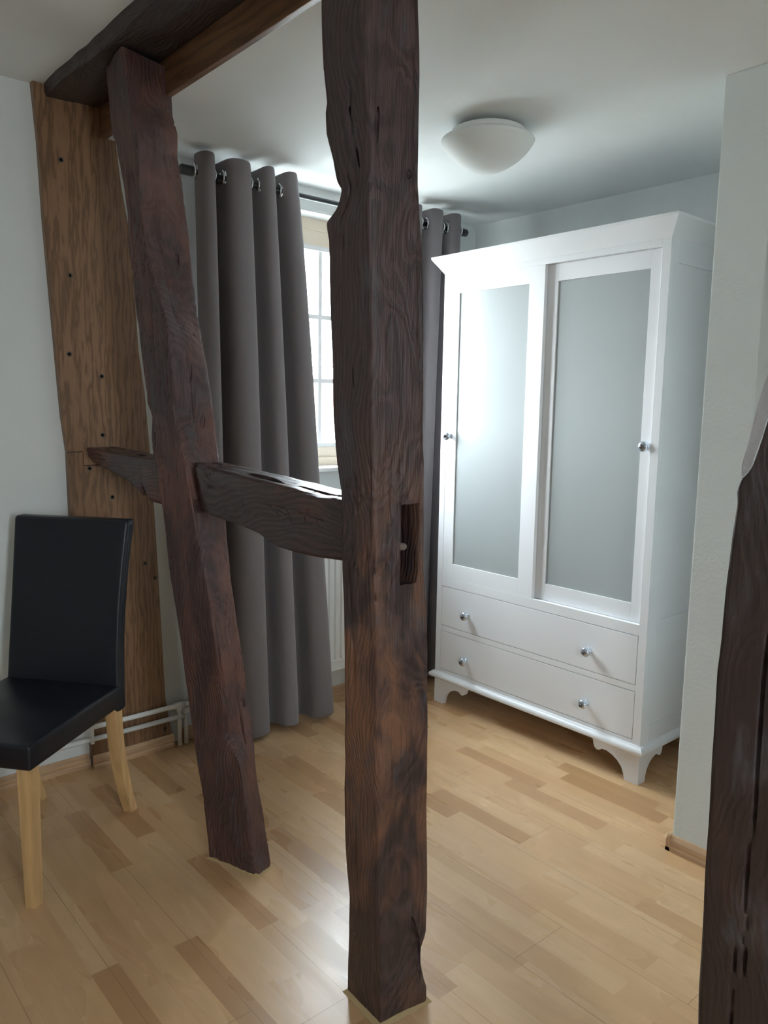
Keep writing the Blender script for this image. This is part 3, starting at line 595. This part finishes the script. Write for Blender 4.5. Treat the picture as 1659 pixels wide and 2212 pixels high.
def curtain(tops, bots, label, amp, zb, grp, seed, z_top=2.212, flare=.012, yb=0.0):
    """tops / bots: X of each rod crossing at the top and at the hem; front bulges lie between crossings 0-1, 2-3 ..."""
    root = empty('curtain', (tops[0], CY, z_top)); tag(root, label, 'curtain', grp)
    bm = bmesh.new(); ncr = len(tops); per = 26; nv = 110; grid = []
    for i in range(nv+1):
        f = i/nv; z = z_top+(zb-z_top)*f; row = []
        g = f**.85
        for k in range(ncr-1):
            for j in range(per if k < ncr-2 else per+1):
                s = j/per
                X_ = lambda q: tops[q]+(bots[q]-tops[q])*g
                x = X_(k)+(X_(k+1)-X_(k))*(s-.10*math.sin(2*pi*s)*(1 if True else 0))
                sgn = -1 if k % 2 == 0 else 1
                a_ = amp*(1+flare*6*f+.10*nz((k*3.1, f*2.0, seed)))
                sh = math.copysign(abs(sin(pi*s))**.62, 1)
                y = sgn*a_*sh+.010*nz((k*2+s, f*2.5, seed+4))*f+yb*f
                # fabric narrows a little between the eyelets and the body of the fold
                row.append(bm.verts.new((x+.006*nz((k+s, f*3, seed+9))*f-tops[0], y, z-z_top+(.006*sin(pi*s)*(-sgn) if i == 0 else 0)+(.008*nz((k+s, 5, seed)) if i == nv else 0))))
        grid.append(row)
    for a_, b_ in zip(grid, grid[1:]):
        for j in range(len(a_)-1): bm.faces.new((a_[j], a_[j+1], b_[j+1], b_[j]))
    # eyelet holes at the rod crossings
    ez = 2.152-z_top; ey = []
    for k in range(ncr):
        ey.append(Vector((tops[k]-tops[0], 0, ez)))
    kill = [f_ for f_ in bm.faces if any((f_.calc_center_median()-e_).length < .021 for e_ in ey[1:-1] + ey[:1] + ey[-1:])]
    bmesh.ops.delete(bm, geom=kill, context='FACES')
    o = obj('cloth', bm, M['fabric'], root, smooth=True)
    md = o.modifiers.new('thickness', 'SOLIDIFY'); md.thickness = .003; md.offset = 0
    md = o.modifiers.new('soft', 'SUBSURF'); md.levels = 1; md.render_levels = 1
    for k in range(ncr):
        sg = 1 if k % 2 == 0 else -1
        ax = Vector((1, -.28*sg, 0)).normalized()
        b2 = bmesh.new(); lathe(b2, [(.0175, -.003), (.027, -.0035), (.0285, 0), (.027, .0035), (.0175, .003), (.016, 0), (.0175, -.003)], ey[k], 32, ax); bmesh.ops.remove_doubles(b2, verts=b2.verts, dist=1e-6)
        obj('eyelet', b2, M['chrome'], root, smooth=True)
    return root
t_ = [1.358, 1.425, 1.470, 1.575, 1.617, 1.672, 1.712, 1.775]
bt = [1.375, 1.455, 1.500, 1.640, 1.700, 1.775, 1.845, 1.965]
curtain(t_, bt, 'grey eyelet curtain gathered at the left side of the window', .052, .020, None, 1, yb=-.012)
t2 = [2.385, 2.440, 2.485, 2.575, 2.612, 2.690]
b2_ = [2.40, 2.450, 2.475, 2.555, 2.60, 2.68]
curtain(t2, b2_, 'grey eyelet curtain on the right, between the middle post and the white wardrobe', .040, .020, None, 5, flare=0, yb=.03)

# ------------------------------------------------------------------ ceiling lamp
lamp = empty('ceiling_lamp', (LX, LY, C1)); tag(lamp, 'round opal glass ceiling lamp, switched off, near the wardrobe', 'lamp')
b = bmesh.new(); lathe(b, [(0, 0), (.06, 0), (.06, -.013), (.116, -.014), (.119, -.017), (.119, -.038), (0, -.038)], (0, 0, 0), 64); obj('base_ring', b, M['whitemetal'], lamp, angle=40)
b = bmesh.new(); pr = [(.110, -.034), (.136, -.036), (.148, -.041)]
RR, HH = LR, LH
for i in range(25):
    a_ = i/24*pi/2; t_ = 1-(1-i/24)**2; pr.append((RR*(1-t_)**.5*(1+.05*sin(pi*t_)) if i < 24 else 0, -.046-HH*t_))
lathe(b, pr, (0, 0, 0), 72); obj('lamp_shade', b, M['opal'], lamp, smooth=True)

# ------------------------------------------------------------------ wardrobe  (local x runs into the wall, y along the front)
WB = Vector((2.4371, 1.4046, 0)); WW, WDp = 1.050, .500
wr = empty('wardrobe', WB); tag(wr, 'white wardrobe with two sliding frosted glass doors above two wide drawers', 'wardrobe')
def wbox(name, lst, mat=M['white'], parent=wr, bev=.0015, label=None):
    bm = bmesh.new()
    for a_, b_ in lst: bx(bm, a_, b_, bev)
    o = obj(name, bm, mat, parent)
    if label: o['label'] = label
    return o
ZT = 1.907
# panelled sides
for s_, y0, y1 in ((-1, 0, .018), (1, WW-.018, WW)):
    yo = y0 if s_ < 0 else y1; yi = yo+.004 if s_ < 0 else yo-.004
    a_, b_ = sorted((yi, y1 if s_ < 0 else y0))
    bm = bmesh.new(); bx(bm, (.02, a_, .131), (WDp-.0005, b_, ZT-.0005))
    c0_, c1_ = sorted((yo, yi))
    for q in (((.02, c0_, .13), (.055, c1_, ZT)), ((WDp-.055, c0_, .13), (WDp, c1_, ZT)), ((.055, c0_, .13), (WDp-.055, c1_, .21)), ((.055, c0_, .50), (WDp-.055, c1_, .60)), ((.055, c0_, ZT-.075), (WDp-.055, c1_, ZT))): bx(bm, q[0], q[1], .0012)
    obj('side_panel', bm, M['white'], wr)
wbox('back_panel', [((WDp-.006, .018, .13), (WDp, WW-.018, ZT))], M['inner'])

wbox('front_frame', [((0, 0, .131), (.02, .032, ZT)), ((0, WW-.032, .131), (.02, WW, ZT)), ((0, .032, 1.884), (.02, WW-.032, ZT)), ((0, .032, .548), (.02, WW-.032, .588)),
                     ((0, .032, .342), (.02, WW-.032, .366)), ((0, .032, .13), (.02, WW-.032, .162))], bev=.001)
wbox('inner_bottom', [((.02, .018, .57), (WDp-.006, WW-.018, .586))], M['inner'])
wbox('divider', [((.06, WW/2-.008, .588), (WDp-.006, WW/2+.008, ZT))], M['inner'])
for z in (.86, 1.16, 1.50): wbox('shelf', [((.07, WW/2+.01, z), (WDp-.01, WW-.02, z+.018))], M['inner'])
bm = bmesh.new(); tube(bm, [(.25, .018, 1.78), (.25, WW/2-.008, 1.78)], .012); obj('hanging_rail', bm, M['chrome'], wr, smooth=True)
wbox('door_track', [((.024, .032, .586), (.028, WW-.032, .5885)), ((.045, .032, .586), (.049, WW-.032, .5885))], M['chrome'], bev=0)
# cornice with flared faces
bm = bmesh.new(); o1 = .042
lo = [(0, 0), (WDp, 0), (WDp, WW), (0, WW)]; hi = [(-o1, -o1), (WDp, -o1), (WDp, WW+o1), (-o1, WW+o1)]
zs = [(ZT, lo, .0), (ZT+.004, lo, -.003), (1.967, hi, 0), (1.976, hi, -.001)]
rings = []
for z, sh, ex in zs:
    rings.append([bm.verts.new((q[0]+(ex if q[0] <= 0 else 0), q[1]+(ex if q[1] <= 0 else -ex), z)) for q in sh])
for a_, b_ in zip(rings, rings[1:]):
    for j in range(4): bm.faces.new((a_[j], a_[(j+1) % 4], b_[(j+1) % 4], b_[j]))
bm.faces.new(rings[0]); bm.faces.new(rings[-1]); bmesh.ops.recalc_face_normals(bm, faces=bm.faces); obj('cornice', bm, M['white'], wr)
# base moulding
bm = bmesh.new(); prf = [(0, .119), (-.016, .119), (-.020, .123), (-.021, .129), (-.019, .135), (-.012, .141), (-.006, .146), (0, .148)]
rings = []
for d, z in prf:
    rings.append([bm.verts.new(v) for v in ((d, d, z), (WDp, d, z), (WDp, WW-d, z), (d, WW-d, z))])
for a_, b_ in zip(rings, rings[1:]+rings[:1]):
    for j in (0, 3, 2): bm.faces.new((a_[j], a_[(j+1) % 4], b_[(j+1) % 4], b_[j]))
bm.faces.new([r[1] for r in rings]); bm.faces.new([r[2] for r in rings][::-1]); bmesh.ops.recalc_face_normals(bm, faces=bm.faces); obj('base_moulding', bm, M['white'], wr, angle=35)
wbox('base_panel', [((.003, .003, .120), (WDp-.001, WW-.003, .1305))])
ft = [(0, 0), (.056, 0), (.060, .022), (.070, .045), (.088, .064), (.112, .078), (.136, .085), (.154, .084), (.166, .076), (.176, .074), (.186, .080), (.192, .092), (.194, .104), (.206, .120), (0, .120)]
def foot(cx, cy, sx_, sy_):
    bm = bmesh.new()
    P1 = [(cy+sy_*q[0], q[1]) for q in ft]; a_, b_ = sorted((cx, cx+sx_*.02)); prism(bm, P1, a_, b_, 0)
    P2 = [(cx+sx_*(.02 if q[0] == 0 else q[0]*.82), q[1]) for q in ft]; a_, b_ = sorted((cy, cy+sy_*.02)); prism(bm, P2, a_, b_, 1)
    obj('bracket_foot', bm, M['white'], wr)
foot(0, 0, 1, 1); foot(0, WW, 1, -1); foot(WDp, 0, -1, 1); foot(WDp, WW, -1, -1)
def knob(x, y, z, parent):
    bm = bmesh.new(); lathe(bm, [(0, 0), (.012, 0), (.012, .003), (.006, .006), (.006, .013), (.013, .016), (.0185, .021), (.019, .026), (.016, .032), (.009, .0345)], (x, y, z), 32, Vector((-1, 0, 0)))
    k_ = obj('knob', bm, M['knobglass'], parent, smooth=True); k_['label'] = 'clear glass and chrome knob'
    bm = bmesh.new(); lathe(bm, [(.009, .0345), (.0085, .037), (.005, .038), (.0045, .041), (0, .041)], (x, y, z), 24, Vector((-1, 0, 0)))
    return k_, bm
def add_knob(x, y, z, parent):
    bm = bmesh.new()
    lathe(bm, [(0, 0), (.012, 0), (.012, .003), (.006, .006), (.006, .013), (.013, .016), (.0185, .021), (.019, .026), (.016, .032), (.009, .0345), (0, .0345)], (x, y, z), 32, Vector((-1, 0, 0)))
    n0 = len(bm.faces)
    lathe(bm, [(0, .0345), (.0075, .0345), (.0078, .0365), (.005, .038), (.0045, .041), (0, .041)], (x, y, z), 24, Vector((-1, 0, 0)))
    k_ = obj('knob', bm, M['knobglass'], parent, smooth=True); k_.data.materials.append(M['knobdark'])
    for i, p in enumerate(k_.data.polygons):
        if i >= n0: p.material_index = 1
    k_['label'] = 'round silver knob with a dark screw centre'
M['knobglass'] = newmat('silver_glass_knob', (.62, .68, .76), .12, .75)[0]; M['knobdark'] = newmat('dark_screw_head', (.10, .08, .08), .3, .6)[0]
def door(y0, y1, gy0, gy1, x, lab, kn):
    z0_, z1_ = .5885, 1.884
    d = wbox('door', [((x, y0, z0_), (x+.018, gy0, z1_)), ((x, gy1, z0_), (x+.018, y1, z1_)), ((x, gy0, z0_), (x+.018, gy1, .655)), ((x, gy0, 1.82), (x+.018, gy1, z1_))], bev=.0008, label=lab)
    bm = bmesh.new(); bx(bm, (x+.005, gy0-.004, .651), (x+.010, gy1+.004, 1.824)); obj('glass_panel', bm, M['frost'], d)
    add_knob(x, kn, 1.218, d)
B = 1.4046
door(1.918-B, 2.424-B, 1.992-B, 2.364-B, .001, 'left sliding door, running in front of the other', 2.396-B)
door(1.4366-B, 1.935-B, 1.487-B, 1.872-B, .022, 'right sliding door, set back behind the other', 1.462-B)
for z0_, z1_ in ((.368, .546), (.164, .340)):
    bm = bmesh.new(); bx(bm, (-.0005, .0335, z0_), (.019, WW-.0335, z1_), .001); bx(bm, (.019, .045, z0_+.008), (WDp-.05, WW-.045, z0_+.018)); bx(bm, (.019, .045, z0_+.018), (WDp-.05, .057, z1_-.02)); bx(bm, (.019, WW-.057, z0_+.018), (WDp-.05, WW-.045, z1_-.02)); bx(bm, (WDp-.062, .057, z0_+.018), (WDp-.05, WW-.057, z1_-.02))
    d = obj('drawer', bm, M['white'], wr)
    zc = (z0_+z1_)/2-.014
    for y in (1.637-B, 2.2615-B): add_knob(-.0005, y, zc, d)

# ------------------------------------------------------------------ chair  (local x from front to back, y away from the camera)
ang = math.atan2(.326, .406)
ch = empty('dining_chair', (.556, 2.039, 0), ang); tag(ch, 'black leatherette dining chair with light wooden legs, in front of the left wall', 'chair')
CW = .370
def softbox(bm, xr, yr, zr, bev, nx=8, ny=8, nz_=4, fn=None):
    r = bmesh.ops.create_cube(bm, size=1)
    for v in r['verts']: v.co = Vector((xr[0] if v.co.x < 0 else xr[1], yr[0] if v.co.y < 0 else yr[1], zr[0] if v.co.z < 0 else zr[1]))
    bmesh.ops.bevel(bm, geom=list(bm.edges), offset=bev, segments=4, profile=.5, affect='EDGES')
def seatdef(bm):
    for v in bm.verts:
        if v.co.z > .44: v.co.z += .008*sin(pi*min(1, max(0, (v.co.x+.01)/.44)))*sin(pi*min(1, max(0, (v.co.y+.01)/.39)))
bm = bmesh.new(); softbox(bm, (-.012, .452), (-.012, CW+.012), (.392, .462), .010)
for ax_, cs in ((0, 9), (1, 9)):
    for i in range(1, cs):
        lo_, hi_ = ((-.012, .452) if ax_ == 0 else (-.012, CW+.012)); pl = lo_+(hi_-lo_)*i/cs; co = [0, 0, 0]; co[ax_] = pl; no = [0, 0, 0]; no[ax_] = 1
        bmesh.ops.bisect_plane(bm, geom=bm.verts[:]+bm.edges[:]+bm.faces[:], plane_co=co, plane_no=no)
seatdef(bm); obj('seat', bm, M['leather'], ch, smooth=True)
bm = bmesh.new(); zb_, zt_ = .378, .975
softbox(bm, (0, .048), (-.014, CW+.014), (zb_, zt_), .011)
for i in range(1, 22):
    bmesh.ops.bisect_plane(bm, geom=bm.verts[:]+bm.edges[:]+bm.faces[:], plane_co=(0, 0, zb_+(zt_-zb_)*i/22), plane_no=(0, 0, 1))
for i in range(1, 8):
    bmesh.ops.bisect_plane(bm, geom=bm.verts[:]+bm.edges[:]+bm.faces[:], plane_co=(0, -.014+(CW+.028)*i/8, 0), plane_no=(0, 1, 0))
for v in bm.verts:
    f = min(1, max(0, (v.co.z-zb_)/(zt_-zb_))); v.co.x += .428+.085*f**1.55
    t_y = (v.co.y+.014)/(CW+.028)
    v.co.x += .010*sin(pi*t_y)*sin(pi*min(1, max(0, f)))       # shallow hollow of the padded back
    v.co.y += (.5-t_y)*.018*sin(pi*max(0, f))
obj('backrest', bm, M['leather'], ch, smooth=True)
bm = bmesh.new()
for yy in (-.0155,):
    pts = []
    for i in range(23):
        f = .03+.94*i/22; pts.append((.428+.085*f**1.55+.024, -.0145+.009*sin(pi*f), zb_+(zt_-zb_)*f))
    tube(bm, pts, .0018, 6)
obj('piping', bm, M['leather'], ch, smooth=True)
def leg(prof, y0, w0, w1):
    """prof: (x_front, x_back, z) outline"""
    bm = bmesh.new(); rings = []
    for i, (xa, xb, z) in enumerate(prof):
        f = i/(len(prof)-1); w_ = w0+(w1-w0)*f
        rings.append([bm.verts.new(v) for v in ((xa, y0, z), (xb, y0, z), (xb, y0+w_, z), (xa, y0+w_, z))])
    for a_, b_ in zip(rings, rings[1:]):
        for j in range(4): bm.faces.new((a_[j], a_[(j+1) % 4], b_[(j+1) % 4], b_[j]))
    bm.faces.new(rings[0]); bm.faces.new(rings[-1]); bmesh.ops.recalc_face_normals(bm, faces=bm.faces)
    bmesh.ops.bevel(bm, geom=[e_ for e_ in bm.edges if abs((e_.verts[0].co-e_.verts[1].co).z) > .01], offset=.002, segments=2, affect='EDGES')
    obj('leg', bm, M['leg'], ch, angle=50)
fl = [(.004, .046, .395), (.002, .036, .0)]
leg(fl, .002, .040, .032); leg(fl, CW-.040, .040, .034)
rl = []
for i in range(13):
    z = .392*(1-i/12); f = 1-z/.392; off = .085*f**1.9
    rl.append((.427+off, .427+off+.044-.008*f, z))
leg(rl, .0, .036, .032); leg(rl, CW-.038, .036, .032)

# ------------------------------------------------------------------ across the street
ho = empty('house', (6.5, 15, -3)); tag(ho, 'pale house front with a red tiled lean-to, seen through the window', 'house')
b = bmesh.new(); bx(b, (-6, 0, 0), (9, 6, 7.2)); obj('wall', b, M['render'], ho)
b = bmesh.new(); prism(b, [(-.4, 7.2), (3, 9.6), (6.4, 7.2)], -6.3, 9.3, 0); obj('roof', b, M['render'], ho)
b = bmesh.new(); prism(b, [(0, 5.0), (-1.3, 4.45), (-1.3, 4.35), (0, 4.85)], 2.3, 6.8, 0); obj('lean_to_roof', b, M['tile'], ho)
for x in (-4, -1.2, 1.6, 4.6, 7.4):
    b = bmesh.new(); bx(b, (x-.5, -.02, 5.6), (x+.5, .1, 6.9)); obj('window', b, M['pane'], ho)
for z0_, z1_ in ((6.4, 6.0), (6.15, 5.6), (5.5, 5.55)):
    b = bmesh.new(); tube(b, [(-6+13*i/12, -6+6.05*i/12, z0_+(z1_-z0_)*i/12-.5*sin(pi*i/12)) for i in range(13)], .02, 6); obj('overhead_cable', b, M['black'], ho, smooth=True)
b = bmesh.new(); bx(b, (-30, 3.3, -3.2), (40, 40, -3)); g_ = tag(obj('street', b, M['render']), None, None, None, 'structure')
